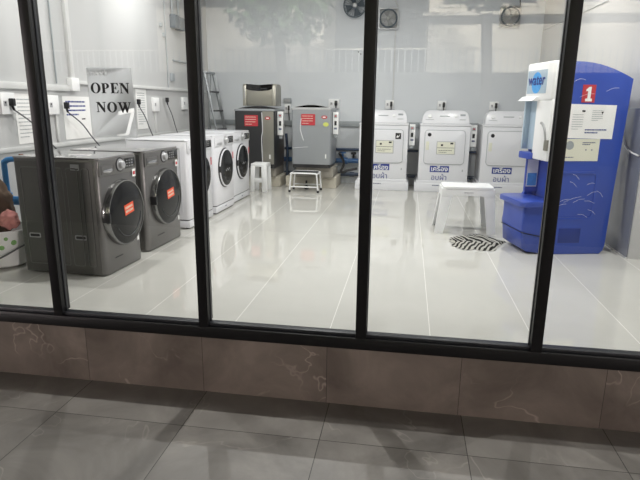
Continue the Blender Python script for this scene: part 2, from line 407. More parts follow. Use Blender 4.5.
# ------------------------------------------------------------------ front load washers
def washer(kind, name, label, loc, rz, w_, h, d, stick=True):
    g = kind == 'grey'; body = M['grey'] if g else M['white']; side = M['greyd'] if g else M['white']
    t = thing(name, label, 'washing machine', loc, rz, 'front-load washers along the left wall')
    z0 = 0.0
    if not g:
        bm = B(); box(bm, -d+.02, -.004, .006, w_-.006, .012, .085, .008)
        p = obj('pedestal', bm, body, t)
        bm = B(); box(bm, -.006, -.002, w_*.47, w_*.53, .045, .055); obj('badge', bm, M['ink'], p)
        bm = B(); box(bm, -d+.03, -.012, .012, w_-.012, .085, .094); obj('shadow_gap', bm, M['dark'], p)
        z0 = .094
    else: z0 = .008
    # cabinet, front edge rounded in plan
    poly = [(-d, 0.0), (-.035, 0), (-.012, .008), (0, .035), (0, w_-.03), (-.008, w_-.008), (-.03, w_), (-d, w_)]
    bm = B(); prism(bm, poly, 2, z0, h-.012, .004)
    cab = obj('cabinet', bm, body, t, angle=50)
    bm = B(); prism(bm, [(-d-.005, -.004), (-.02, -.004), (.002, .02), (.002, w_-.02), (-.02, w_+.004), (-d-.005, w_+.004)], 2, h-.014, h, .005)
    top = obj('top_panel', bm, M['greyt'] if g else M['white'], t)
    # side pressings on the near side (facing -y)
    bm = B()
    xs = [-d+.03, -d*.62, -d*.40, -d*.22, -.055]
    for a, b in zip(xs, xs[1:]):
        ringplate(bm, rrect(a+.012, b-.012, z0+.06, h-.07, .02), rrect(a+.018, b-.018, z0+.066, h-.076, .016), 1, -.007, .001)
    sp_ = obj('side_pressing', bm, M['grey'] if g else M['white'], t)
    if g:
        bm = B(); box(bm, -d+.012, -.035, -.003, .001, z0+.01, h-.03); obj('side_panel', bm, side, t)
        for xx in (-d*.84, -d*.27):
            bm = B(); ringplate(bm, rrect(xx-.045, xx+.045, .262, .296, .008), rrect(xx-.038, xx+.038, .269, .289, .006), 1, -.006, .001)
            hd = obj('side_grip', bm, M['silver'], t); bm = B(); box(bm, xx-.038, xx+.038, -.004, .001, .269, .289); obj('grip_hollow', bm, M['dark'], hd)
        bm = B(); box(bm, -d*.26-.035, -d*.26+.03, -.0065, -.003, h-.085, h-.045); rl = obj('rating_label', bm, M['silver'], t)
        bm = B(); box(bm, -d*.26-.03, -d*.26+.025, -.0072, -.0065, h-.079, h-.073); obj('print_line', bm, M['inkd'], rl)
    # feet
    for fx in (-d+.05, -.05):
        for fy in (.05, w_-.05):
            bm = B(); cyl(bm, (fx, fy, 0), (fx, fy, z0 if g else .013), .02, 14); obj('foot', bm, M['dark'], t)
    # fascia
    ph = .115; pz0 = h-.014-ph
    bm = B(); box(bm, -.01, .006, .012, w_-.012, pz0, h-.018, .004); fa = obj('control_panel', bm, body, t)
    bm = B(); box(bm, .004, .010, .03, w_*.36, pz0+.012, pz0+.075, .006); dr = obj('detergent_drawer', bm, body, t)
    bm = B(); prism(bm, [(.045, pz0+.03), (w_*.27, pz0+.02), (w_*.33, pz0+.036), (w_*.30, pz0+.048), (.05, pz0+.045)], 0, .009, .0135, .001)
    obj('drawer_grip', bm, M['chrome'] if g else M['silver'], dr)
    ky = w_*.53
    bm = B(); lathe(bm, [(.042, 0), (.042, .006), (.03, .008), (.027, .03), (.022, .034), (0, .034)], (.006, ky, pz0+.062), (1, 0, 0), 28)
    kn = obj('dial', bm, M['silver'], t)
    bm = B(); lathe(bm, [(.052, 0), (.052, .004), (.043, .005), (.043, 0)], (.0055, ky, pz0+.062), (1, 0, 0), 28); obj('dial_ring', bm, M['dark'] if g else M['silver'], kn)
    bm = B(); box(bm, .005, .0085, w_*.66, w_-.03, pz0+.025, h-.03, .003); ds = obj('display', bm, M['black'], t)
    bm = B()
    for i in range(3):
        for j in range(3): box(bm, .0085, .0092, w_*.70+i*.035, w_*.70+i*.035+.016, pz0+.04+j*.02, pz0+.045+j*.02)
    obj('display_marks', bm, M['silver'], ds)
    # door
    R0 = .238 if g else .212; cz = .425 if g else .495; cyy = w_*.5
    bm = B(); lathe(bm, [(R0, -.004), (R0+.006, .012), (R0+.004, .04), (R0-.002, .050), (R0-.009, .049), (R0-.012, .04), (R0-.012, 0)], (0, cyy, cz), (1, 0, 0), 56)
    if not g:
        for v in bm.verts: v.co.x *= .5
    dg = obj('door', bm, M['ring'] if g else M['white'], t)
    if not g:
        bm = B(); lathe(bm, [(R0+.014, 0), (R0+.014, .006), (R0+.002, .016), (R0+.002, 0)], (0, cyy, cz), (1, 0, 0), 56); obj('door_surround', bm, M['dark'], dg)
    bm = B(); lathe(bm, [(R0-.009, .03), (R0-.012, .046), (R0*.75, .056), (R0*.45, .062), (0, .064)], (0, cyy, cz), (1, 0, 0), 56)
    if not g:
        for v in bm.verts: v.co.x *= .6
    gl = obj('door_glass', bm, M['bubble'], dg, angle=60)
    bm = B(); rr = R0*.72
    tube(bm, [(.058, cyy+rr*math.cos(a), cz+rr*math.sin(a)) for a in [math.radians(-150+k*9) for k in range(17)]], .0028, 5)
    if not g:
        for v in bm.verts: v.co.x *= .62
    obj('drum_glint', bm, M['drum'], gl)  # steel arc stands in for the drum's highlights behind the glass
    bm = B(); box(bm, .0, .058 if g else .03, cyy-R0-.008, cyy-R0+.012, cz-.035, cz+.035, .004); obj('door_latch', bm, M['dark'], dg)
    if g:
        mt = Matrix.Translation((.0, cyy+.0, cz+.03)) @ Matrix.Rotation(math.radians(8), 4, 'X')
        bm = B(); box(bm, .0638, .0655, -.062, .062, -.038, .038, mtx=mt)
        stk = obj('orange_sticker', bm, M['orange'], t, 'orange sticker on the door glass')
        bm = B()
        for zz in (.014, -.014):
            for k in range(6): box(bm, .0655, .0660, -.05+k*.017, -.05+k*.017+.011, zz-.008, zz+.008, mtx=mt)
        obj('sticker_print', bm, M['cream'], stk)
        bm = B(); box(bm, .006, .008, w_-.075, w_-.03, pz0-.045, pz0+.012); s2 = obj('energy_label', bm, M['paper'], t)
        bm = B(); box(bm, .008, .0085, w_-.068, w_-.037, pz0-.03, pz0-.005); obj('red_print', bm, M['red'], s2)
        bm = B(); box(bm, .0, .0015, w_-.06, w_-.035, .165, .205); obj('small_label', bm, M['paper'], t)
        bm = B(); box(bm, .0, .001, w_*.25, w_*.45, .105, .113); obj('brand_mark', bm, M['dark'], t)
    else:
        bm = B(); box(bm, .0, .002, w_*.93, w_*.97, cz+.08, cz+.16); obj('red_tag', bm, M['red'], t)
        bm = B()
        for k in range(4): box(bm, .037, .0385, cyy-.07+k*.032, cyy-.05+k*.032, cz-.03+(k % 2)*.014, cz-.018+(k % 2)*.014)
        obj('glass_print', bm, M['silver'], gl)
    return t
RZ = math.radians(-2.0)
washer('grey', 'front_load_washer', 'graphite front-load washer nearest the window, orange sticker on its door', (-2.062, 3.365, 0), RZ, .50, .838, .64)
washer('grey', 'front_load_washer', 'second graphite front-load washer, behind the nearest one and before the white ones', (-2.07, 4.04, 0), RZ, .61, .832, .64)
washer('white', 'front_load_washer', 'white front-load washer directly beside the graphite washers, half hidden by the window post', (-2.07, 4.91, 0), math.radians(-1), .64, .868, .62)
washer('white', 'front_load_washer', 'white front-load washer in the middle of the three white ones', (-2.07, 5.67, 0), math.radians(-1), .62, .872, .62)
washer('white', 'front_load_washer', 'white front-load washer farthest from the window, by the plastic step stool', (-2.095, 6.36, 0), math.radians(-1), .68, .872, .62)

# ------------------------------------------------------------------ top load washers on blocks
def toploader(name, label, loc, w_, h, d, dark, cut):
    body = M['char'] if dark else M['steelb']
    t = thing(name, label, 'washing machine', loc, 0, 'top-load washers on concrete blocks')
    # front faces -y, from y=0 to d
    bm = B(); prism(bm, rrect(0, w_, 0, d, .035), 2, .05, h-.03, .004); obj('cabinet', bm, body, t)
    bm = B(); prism(bm, rrect(.012, w_-.012, .012, d-.012, .03), 2, .0, .052); obj('base_skirt', bm, M['dark'], t)
    # lid rim and bowed lid
    bm = B(); prism(bm, [(0, h-.032), (w_, h-.032), (w_, h-.012), (w_-.03, h), (.03, h), (0, h-.012)], 1, -.004, d, .003)
    obj('top_rim', bm, M['silver'] if not dark else M['steelb'], t)
    pts = [(w_*.06+(w_*.88)*k/14, h+.0+.036*math.sin(PI*k/14)) for k in range(15)]
    bm = B(); prism(bm, pts, 1, .03, d-.12, .002); obj('lid', bm, M['black'] if not dark else M['dark'], t)
    if not dark:
        pts2 = [(p[0], p[1]+.005) for p in pts]; bm = B()
        prism(bm, pts+pts2[::-1], 1, .015, .03); obj('lid_trim', bm, M['silver'], t)
    x0 = w_*.33
    bm = B(); x0 += .055; prism(bm, rrect(x0-.10, x0+.10, h-.245, h-.09, .008), 1, -.006, -.0035)
    st = obj('red_sticker', bm, M['red'], t)
    bm = B(); rows(bm, 1, x0-.085, x0+.085, h-.235, h-.10, 4, .007, -.0075, -.006, seed=3); obj('lettering_lines', bm, M['cream'], st)
    bm = B(); lathe(bm, [(.042, 0), (.042, .002), (0, .002)], (w_*.83, -.004, h-.13), (0, -1, 0), 20, .55); obj('round_red_label', bm, M['red'], t)
    bm = B(); box(bm, w_*.79, w_*.81+.03, -.0075, -.0055, h-.138, h-.122); obj('label_print', bm, M['paper'], t)
    bm = B(); box(bm, w_*.86, w_*.89, -.006, -.0035, .14, .20); obj('small_white_label', bm, M['paper'], t)
    if dark:
        bm = B(); box(bm, w_*.70, w_*.975, -.0055, -.003, .06, h-.035); obj('brushed_strip', bm, M['steel'], t)
        bm = B(); tube(bm, smooth_path([(w_*.685, -.004, h-.05), (w_*.70, -.004, h-.3), (w_*.675, -.004, h*.5), (w_*.69, -.004, .08)]), .006, 5); obj('peeling_film', bm, M['tape'], t)
    else:
        bm = B(); lathe(bm, [(.04, 0), (.04, .002), (0, .002)], (w_*.87, -.004, h-.23), (0, -1, 0), 20, .75); obj('yellow_label', bm, M['yellow'], t)
        bm = B(); tube(bm, smooth_path([(w_*.25, -.004, h-.15), (w_*.23, -.004, h-.3), (w_*.31, -.004, h-.46)]), .006, 5)
        tube(bm, [(w_*.0+.01, -.004, h-.57), (w_*.42, -.004, h-.55)], .003, 4); obj('peeling_film', bm, M['tape'], t)
    return t
toploader('top_load_washer', 'charcoal top-load washer on a concrete plinth, steel appliance standing on its lid', (-2.50, 7.72, .295), .60, .85, .62, True, None)
toploader('top_load_washer', 'silver-grey top-load washer on a concrete plinth behind the tubular steel step', (-1.655, 7.72, .32), .575, .85, .62, False, None)

t = thing('steel_appliance', 'brushed steel countertop appliance with black top edge, on the charcoal washer', 'appliance', (-2.385, 7.78, 1.150+.034)); t.scale = (.89, 1, .93)
bm = B(); box(bm, .05, .49, .01, .30, .0, .29, .006); obj('body', bm, M['steel'], t)
for x in (0, .49):
    bm = B(); prism(bm, [(0, .0), (.34, .0), (.34, .29), (.28, .33), (.03, .33), (0, .29)], 0, x, x+.06, .005); c_ = obj('end_cheek', bm, M['steel'], t)
    if x == 0:
        bm = B(); box(bm, .02, .035, -.004, 0, .10, .28); obj('chrome_strip', bm, M['chrome'], c_)
pts = [(.06, .33), (.06, .255), (.12, .235), (.275, .225), (.43, .235), (.49, .255), (.49, .33), (.47, .325), (.275, .315), (.08, .325)]
bm = B(); prism(bm, pts, 1, 0, .25, .003); obj('black_top_edge', bm, M['black'], t)
bm = B(); box(bm, .03, .52, .02, .3, -.0, .012); obj('base', bm, M['dark'], t)

def plinth(label, x0, x1, z0, z1, yo, m_):
    bm = B(); box(bm, x0, x1, yo, yo+.58, z0, z1, .012)
    rnd = random.Random(int(x0*100))
    bmesh.ops.subdivide_edges(bm, edges=list(bm.edges), cuts=3)
    for v in bm.verts: v.co += Vector((rnd.uniform(-1, 1), rnd.uniform(-1, 1), 0))*.004
    tag(obj('concrete_block', bm, m_), label, 'concrete block', 'concrete blocks under the top-load washers')
plinth('wide pale concrete block on the floor under the charcoal washer', -2.5, -1.87, 0,   .155, 7.90, M['concw'])
plinth('darker concrete block directly under the charcoal washer', -2.48, -1.93, .155, .295, 7.84, M['conc'])
plinth('wide pale concrete block on the floor under the silver-grey washer', -1.79, -1.02, 0, .165, 7.92, M['concw'])
plinth('darker concrete block directly under the silver-grey washer', -1.62, -1.06, .165, .32, 7.84, M['conc'])

# ------------------------------------------------------------------ payment boxes
def paybox(label, loc, w_=.10, h=.31):
    t = thing('payment_box', label, 'payment box', loc, 0, 'payment boxes beside the machines')
    bm = B(); box(bm, 0, w_, 0, .10, 0, h, .006); obj('case', bm, M['plastic'], t)
    bm = B(); box(bm, w_*.22, w_*.78, -.004, .0, h*.74, h*.90, .002); s = obj('screen', bm, M['silver'], t)
    bm = B(); box(bm, w_*.34, w_*.66, -.0055, -.004, h*.80, h*.85); obj('red_digits', bm, M['red'], s)
    bm = B(); box(bm, w_*.3, w_*.7, -.006, .0, h*.40, h*.60, .002); obj('coin_slot', bm, M['dark'], t)
    bm = B(); box(bm, w_*.25, w_*.75, -.0045, .0, h*.22, h*.30, .001); obj('lower_label', bm, M['ink'], t)
    bm = B(); box(bm, w_*.2, w_*.8, .02, .08, -.05, 0, .004); obj('cable_gland', bm, M['rail'], t)
    return t
paybox('white payment box on the right side of the charcoal top-load washer', (-1.893, 7.85, .77), .085, .34)
paybox('white payment box on the right side of the silver-grey top-load washer', (-1.074, 7.85, .80), .08, .31)
paybox('white payment box in the gap right of the first dryer', (.018, 8.06, .65), .085, .30)
paybox('white payment box in the gap right of the middle dryer', (.884, 8.06, .65), .085, .30)

# ------------------------------------------------------------------ dryers
def dryer(label, x, variant):
    t = thing('tumble_dryer', label, 'dryer', (x, 7.94, 0), 0, 'white dryers along the back wall')
    W, D = .70, .585
    bm = B(); box(bm, -.045, W+.035, -.012, D, 0, .125, .006); box(bm, -.02, W+.012, -.006, D, .12, .16, .004); obj('base_plinth', bm, M['white'], t)
    bm = B(); box(bm, 0, W, 0, D, .15, .935, .012); obj('cabinet', bm, M['white'], t)
    bm = B(); box(bm, -.004, W+.004, -.006, D, .935, .965, .008); obj('top_panel', bm, M['white'], t)
    # slanted console with rounded shoulders
    prof = [(.02, .965), (.03, 1.06), (.05, 1.11), (.09, 1.142), (.14, 1.15), (W-.14, 1.15), (W-.09, 1.142), (W-.05, 1.11), (W-.03, 1.06), (W-.02, .965)]
    bm = B(); prism(bm, prof, 1, .0, .22, .01, 3)
    for v in bm.verts:
        if v.co.y < .1: v.co.y += (v.co.z-.965)*.35
    co = obj('console', bm, M['white'], t, angle=45)
    def onc(z): return (z-.965)*.35
    bm = B()
    lathe(bm, [(.026, 0), (.024, .014), (0, .014)], (W*.18, onc(1.07)-.002, 1.07), (0, -1, .35), 18)
    obj('knob', bm, M['plastic'], co)
    bm = B(); lathe(bm, [(.02, 0), (.018, .012), (0, .012)], (W*.70, onc(1.07)-.002, 1.07), (0, -1, .35), 18); obj('knob', bm, M['plastic'], co)
    for a, b, z0, z1 in ((W*.38, W*.58, 1.065, 1.078), (W*.78, W*.88, 1.07, 1.10), (W*.77, W*.89, 1.02, 1.03), (W*.10, W*.26, 1.02, 1.026)):
        bm = B(); prism(bm, [(a, z0), (b, z0), (b, z1), (a, z1)], 1, onc((z0+z1)/2)-.0035, onc((z0+z1)/2)+.004)
        obj('console_mark', bm, M['rail'], co)
    # door
    bm = B(); prism(bm, rrect(.075, .63, .405, .875, .045), 1, -.018, .004, .006); dr = obj('door', bm, M['white'], t)
    bm = B(); ringplate(bm, rrect(.068, .637, .398, .882, .052), rrect(.075, .63, .405, .875, .045), 1, -.004, .002); obj('door_gap', bm, M['rail'], dr)
    if variant != 2:
        bm = B(); prism(bm, rrect(.24, .50, .54, .725, .006), 1, -.021, -.018); pl = obj('notice_panel', bm, M['silver'], dr)
        bm = B(); prism(bm, rrect(.25, .49, .55, .715, .004), 1, -.0222, -.021); obj('notice_paper', bm, M['cream'], pl)
        bm = B(); rows(bm, 1, .27, .48, .56, .61, 2, .006, -.023, -.0222, seed=5); box(bm, .25, .49, -.0232, -.0222, .632, .637)
        box(bm, .30, .33, -.0232, -.0222, .66, .685); box(bm, .43, .47, -.0232, -.0222, .685, .708); obj('notice_print', bm, M['inkd'], pl)
    if variant == 0:
        bm = B(); box(bm, .52, .60, -.0205, -.018, .745, .83, .001); q = obj('dark_sticker', bm, M['dark'], dr)
        bm = B(); prism(bm, [(.53, .77), (.55, .80), (.56, .78), (.59, .82), (.57, .775), (.555, .765)], 1, -.0215, -.0205); obj('sticker_print', bm, M['paper'], q)
    else:
        bm = B(); lathe(bm, [(.026, 0), (.026, .002), (0, .002)], (.135, -.018, .815), (0, -1, 0), 24); obj('round_dark_sticker', bm, M['dark'], dr)
        bm = B(); box(bm, .09, .135, -.0205, -.018, .60, .72, .001); obj('pale_yellow_tag', bm, M['cream'], dr)
    # Thai sign
    bm = B(); prism(bm, [(.165, .285), (.435, .285), (.435, .375), (.165, .375)] if variant else [(.18, .295), (.45, .295), (.45, .385), (.18, .385)], 1, -.003, .001)
    cx = .30 if variant else .315
    sg = obj('blue_sign', bm, M['navy'], t, 'blue strip reading เครื่อง')
    text('white_lettering', 'เครื่อง', .092, face_mtx((cx, -.0035, .33), (1, 0, 0), (0, 0, 1)), M['paper'], sg, xs=1.05, bold=.001)
    text('blue_lettering', 'อบผ้า', .108, face_mtx((cx, -.0025, .205), (1, 0, 0), (0, 0, 1)), M['navy'], t, xs=.95, bold=.0)
    bm = B(); rows(bm, 1, cx-.09, cx+.10, .085, .105, 1, .012, -.0155, -.0115, seed=9, fill=1.0); obj('small_lettering', bm, M['ink'], t)
    bm = B(); box(bm, W*.88, W*.90, -.003, 0, .30, .33); obj('keyhole', bm, M['rail'], t)
    return t
dryer('white dryer left of the others, partly behind the window post, dark square sticker on door', -.695, 0)
dryer('white dryer in the middle of the row, notice panel on its door', .170, 1)
dryer('white dryer on the right with a plain door, partly behind the blue kiosk', 1.035, 2)

# ------------------------------------------------------------------ back wall fittings
def rail(x0, x1):
    bm = B(); box(bm, x0, x1, YB-.035, YB, .885, .965, .003); box(bm, x0, x1, YB-.038, YB-.033, .922, .928); return bm
tag(obj('cable_trunking', rail(XL+.02, XR-.02), M['rail']), 'long grey cable trunking along the back wall behind the machines', 'cable trunking')
def outlet(label, loc, rz=0, plug=True, w_=.13, h=.13, grp='wall sockets above the machines'):
    t = thing('wall_socket', label, 'socket', loc, rz, grp)     # mounted on plane y=0 facing -y
    bm = B(); box(bm, -w_/2, w_/2, -.035, 0, -h/2, h/2, .004); obj('plate', bm, M['plastic'], t)
    bm = B(); box(bm, -w_*.34, -w_*.12, -.038, -.035, -.02, .02, .001); obj('switch', bm, M['silver'], t)
    bm = B(); box(bm, -w_*.26, -w_*.2, -.041, -.038, .0, .014, .001); obj('indicator', bm, M['dark'], t)
    if plug:
        bm = B(); box(bm, w_*.08, w_*.34, -.075, -.035, -.03, .045, .008); tube(bm, smooth_path([(w_*.21, -.055, -.02), (w_*.21, -.055, -.06), (w_*.21, -.03, -.12), (w_*.21, -.012, -.19)]), .008, 6); obj('plug', bm, M['dark'], t)
    return t
outlet('white wall socket with black plug above the dryer beside the window post', (-.30, YB, 1.225))
outlet('white wall socket with black plug above the middle dryer', (.485, YB, 1.222))
outlet('white wall socket with black plug above the dryer nearest the kiosk', (1.245, YB, 1.218))
outlet('white wall socket with dark plug right of the steel appliance', (-1.895, YB, 1.15), w_=.10, h=.14)
outlet('white wall socket with dark plug above the payment box of the silver-grey washer', (-1.16, YB, 1.23), w_=.17, h=.14)
bm = B(); box(bm, -1.965, -1.84, YB-.03, YB, 1.235, 1.31, .003)
t_ = tag(obj('breaker_box', bm, M['rail']), 'small grey breaker box right of the steel appliance on the back wall', 'breaker box')
bm = B(); box(bm, -1.945, -1.86, YB-.033, YB-.03, 1.255, 1.29); obj('cover_window', bm, M['silver'], t_)
# blue plumbing
def pipe(label, pts, r, m_, fit=(), valve=None):
    t = thing('water_pipe', label, 'pipe', pts[0], 0, 'blue water pipes along the back wall'); o = Vector(pts[0])
    P = [Vector(p)-o for p in pts]
    bm = B(); tube(bm, P, r, 12); obj('tube', bm, m_, t)
    for f in fit:
        bm = B(); f = Vector(f)-o; cyl(bm, f-Vector((.035, 0, 0)), f+Vector((.035, 0, 0)), r*1.35, 14); obj('coupling', bm, m_, t)
    if valve:
        v = Vector(valve)-o
        bm = B(); cyl(bm, v, v+Vector((0, 0, .06)), .016, 10); lathe(bm, [(0, .06), (.04, .06), (.045, .08), (.03, .095), (0, .095)], v, (0, 0, 1), 16); obj('valve', bm, M['dark'], t)
    return t
pipe('thin dark blue pipe running highest along the back wall behind the washers', [(-1.95, 8.578, .53), (1.7, 8.578, .53)], .02, M['bpiped'])
pipe('thick blue pipe with valves in the middle of the three back wall pipes', [(-1.95, 8.50, .36), (-.75, 8.50, .36)], .038, M['bpipe'], fit=((-1.6, 8.50, .36), (-.95, 8.50, .36)), valve=(-.83, 8.53, .40))
pipe('thin dark blue pipe running lowest along the back wall', [(-1.95, 8.57, .14), (1.7, 8.57, .14)], .028, M['bpiped'], fit=((-.85, 8.57, .14),))
t = thing('pipe_valve', 'small blue tap handle on the thick blue pipe between silver-grey washer and first dryer', 'valve', (-1.0, 8.53, .41))
bm = B(); cyl(bm, (0, 0, 0), (0, 0, .06), .015, 10); obj('stem', bm, M['bpipe'], t)
bm = B(); box(bm, -.05, .05, -.012, .012, .06, .085, .006); obj('lever', bm, M['bpipe'], t)
tag(obj('drain_hose', tube(B(), smooth_path([(-1.02, 8.25, .50), (-.96, 8.36, .34), (-1.0, 8.35, .2), (-.9, 8.4, .22), (-.76, 8.44, .25)]), .02, 8), M['dark']), 'dark drain hose sagging behind the silver-grey washer', 'hose')
# hose behind the charcoal washer
tag(obj('drain_hose', tube(B(), smooth_path([(-1.84, 8.2, .78), (-1.82, 8.2, .5), (-1.83, 8.2, .3), (-1.83, 8.25, .1)]), .022, 8), M['bpiped']), 'dark blue hose hanging down right of the charcoal washer', 'hose')

# exhaust / wall fans
def fan(label, x, z, r, dark, square):
    t = thing('wall_fan', label, 'fan', (x, YB, z), 0, 'fans high on the back wall'); mm = M['fanm'] if dark else M['fanl']
    if square:
        bm = B(); ringplate(bm, rrect(-r*1.15, r*1.15, -r*1.2, r*1.15, .03), rrect(-r*1.05, r*1.05, -r*1.1, r*1.05, .03), 1, -.06, 0); obj('square_frame', bm, M['silver'], t)
        bm = B(); box(bm, -r*1.06, r*1.06, -.012, 0, -r*1.11, r*1.06); obj('back_plate', bm, M['wtr'], t)
    bm = B(); n = 40
    for rr in (1.0, .9):
        tube(bm, [(r*rr*math.cos(2*PI*k/n), -.07, r*rr*math.sin(2*PI*k/n)) for k in range(n+1)], .009 if rr == 1 else .004, 6, cap=False)
    obj('outer_ring', bm, M['fanm'], t)
    bm = B()
    for q in range(5):
        rr = r*(.3+.12*q); tube(bm, [(rr*math.cos(2*PI*k/n), -.09, rr*math.sin(2*PI*k/n)) for k in range(n+1)], .0022, 5, cap=False)
    for k in range(24):
        a = 2*PI*k/24; tube(bm, [(r*.2*math.cos(a), -.095, r*.2*math.sin(a)), (r*math.cos(a), -.07, r*math.sin(a))], .0022, 5)
    obj('guard_grille', bm, mm if dark else M['silver'], t)
    bm = B(); lathe(bm, [(r*.24, 0), (r*.24, .03), (r*.18, .05), (0, .055)], (0, -.06, 0), (0, -1, 0), 24); obj('hub', bm, M['silver'] if dark else M['fanl'], t)
    bm = B()
    for k in range(4):
        a0 = PI/2*k+.3
        pts = []
        for s_, off in ((0, .0), (1, .0)):
            pass
        v = []
        for rr, da, yy in ((.2, -.35, -.03), (.9, -.42, -.02), (.93, .42, -.058), (.2, .35, -.05)):
            v.append(Vector((r*rr*math.cos(a0+da), yy, r*rr*math.sin(a0+da))))
        up = [bm.verts.new(p) for p in v]; dn = [bm.verts.new(p+Vector((0, .005, 0))) for p in v]
        bm.faces.new(up); bm.faces.new(dn[::-1])
        for i in range(4): bm.faces.new((up[i], dn[i], dn[(i+1) % 4], up[(i+1) % 4]))
    obj('blades', bm, M['fanm'] if dark else M['fanl'], t)
    bm = B(); cyl(bm, (0, -.0, 0), (0, -.06, 0), r*.16, 16); obj('motor', bm, M['fanm'], t)
    return t
fan('dark grey wall fan left of the window post, high on the back wall', -.865, 2.64, .165, True, False)
fan('round wall fan in a square frame directly right of the window post', -.365, 2.455, .125, False, True)
fan('round wall fan in a square frame high above the right dryer', 1.36, 2.46, .125, False, True)
bm = B(); tube(bm, smooth_path([(-.235, YB-.03, 2.62), (-.30, YB-.03, 2.78), (-.34, YB-.02, 2.98)]), .008, 6); box(bm, -.262, -.248, YB-.014, YB, 1.29, 2.315)
tag(obj('fan_cable', bm, M['wtr']), 'white cable run down the wall from the framed fan by the window post', 'cable')
bm = B(); tube(bm, smooth_path([(1.49, YB-.03, 2.60), (1.47, YB-.03, 2.75), (1.44, YB-.02, 2.98)]), .007, 6)
tag(obj('fan_cable', bm, M['cable']), 'cable rising from the framed fan above the right dryer', 'cable')
for a, b in ((-.80, 1.995), (-.765, 1.965)):
    bm = B(); lathe(bm, [(.010, 0), (.008, .006), (0, .007)], (a, YB, b), (0, -1, 0), 10)
    tag(obj('wall_screw', bm, M['dark']), ('upper' if b > 1.98 else 'lower')+' of two tiny dark screws in the back wall under the dark fan', 'screw', 'screws in the back wall')

# ------------------------------------------------------------------ stools
def step_stool():
    t = thing('step_stool', 'white plastic step stool in front of the charcoal top-load washer', 'stool', (-2.165, 7.36, 0))
    W, D, H_ = .225, .25, .40
    bm = B(); box(bm, -.0, W-.0, 0.0, D, H_-.05, H_, .012); obj('top', bm, M['plastic'], t)
    for sx in (0, 1):
        for sy_ in (0, 1):
            x = .0 if sx == 0 else W; y = 0 if sy_ == 0 else D; ox = -.012 if sx == 0 else .012; oy = -.012 if sy_ == 0 else .012
            q = .075 if sx else .06
            bm = B()
            x0, x1 = (x, x+q) if sx == 0 else (x-q, x); y0, y1 = (y, y+.03) if sy_ == 0 else (y-.03, y)
            box(bm, x0, x1, y0, y1, 0, H_-.03, .005)
            for v in bm.verts:
                f = 1-v.co.z/(H_-.03); v.co.x += ox*f; v.co.y += oy*f
            obj('leg', bm, M['plastic'], t)
    bm = B(); box(bm, .03, W-.05, -.004, .02, .13, .19, .006); obj('cross_rail', bm, M['plastic'], t)
    bm = B(); box(bm, .03, W-.05, D-.02, D+.004, .115, .165, .006); obj('cross_rail', bm, M['plastic'], t)
step_stool()
t = thing('tubular_step', 'white tubular steel step with dark tread, before the silver-grey top-load washer', 'step', (-1.615, 7.45, 0)); t.scale = (.99, .9, 1.03)
bm = B(); box(bm, .02, .37, .02, .30, .255, .27, .004); obj('tread', bm, M['dark'], t)
for y in (0, .32):
    bm = B()
    tube(bm, smooth_path([(-.012, y, .02), (.005, y, .2), (.012, y, .245), (.03, y, .26), (.2, y, .262), (.36, y, .26), (.378, y, .245), (.385, y, .2), (.402, y, .02)], 4), .011, 8)
    obj('leg_frame', bm, M['plastic'], t)
for y in (0, .32):
    bm = B(); tube(bm, [(-.005, y, .075), (.395, y, .075)], .009, 8); obj('rung', bm, M['plastic'], t)
for x in (.0, .39):
    bm = B(); tube(bm, [(x, 0, .255), (x, .32, .255)], .009, 8); obj('side_tube', bm, M['plastic'], t)
for x in (-.012, .402):
    for y in (0, .32):
        bm = B(); cyl(bm, (x, y, 0), (x, y, .03), .017, 12); obj('rubber_foot', bm, M['dark'], t)
tag(obj('drain_fitting', lathe(B(), [(0, 0), (.03, 0), (.03, .05), (.015, .06), (.015, .13), (0, .13)], (-1.44, 7.765, .0), (0, 0, 1), 14), M['dark']), 'small black drain fitting standing behind the tubular step', 'fitting')

# white plastic low table
t = thing('plastic_stool', 'white plastic rectangular stool standing beside the striped rag', 'stool', (.345, 5.30, 0), math.radians(1))
W, D, H_ = .515, .34, .452
bm = B(); prism(bm, rrect(.018, W-.018, .0, D, .03), 2, H_-.028, H_, .008); obj('top', bm, M['plastic'], t)
bm = B()
def arch(y0, y1):
    o = [(.012, H_-.02), (.006, H_-.12), (.085, H_-.12), (.10, H_-.095), (.13, H_-.082), (W-.13, H_-.082), (W-.10, H_-.095), (W-.085, H_-.12), (W-.006, H_-.12), (W-.012, H_-.02)]
    prism(bm, o, 1, y0, y1, .002)
arch(0, .018); arch(D-.018, D)
for x0, x1 in ((.006, .024), (W-.024, W-.006)): box(bm, x0, x1, .01, D-.01, H_-.10, H_-.02)
obj('apron', bm, M['plastic'], t)
bm = B(); rows(bm, 1, .22, .36, H_-.062, H_-.045, 1, .008, -.002, .0, fill=1.0); obj('embossed_mark', bm, M['silver'], t)
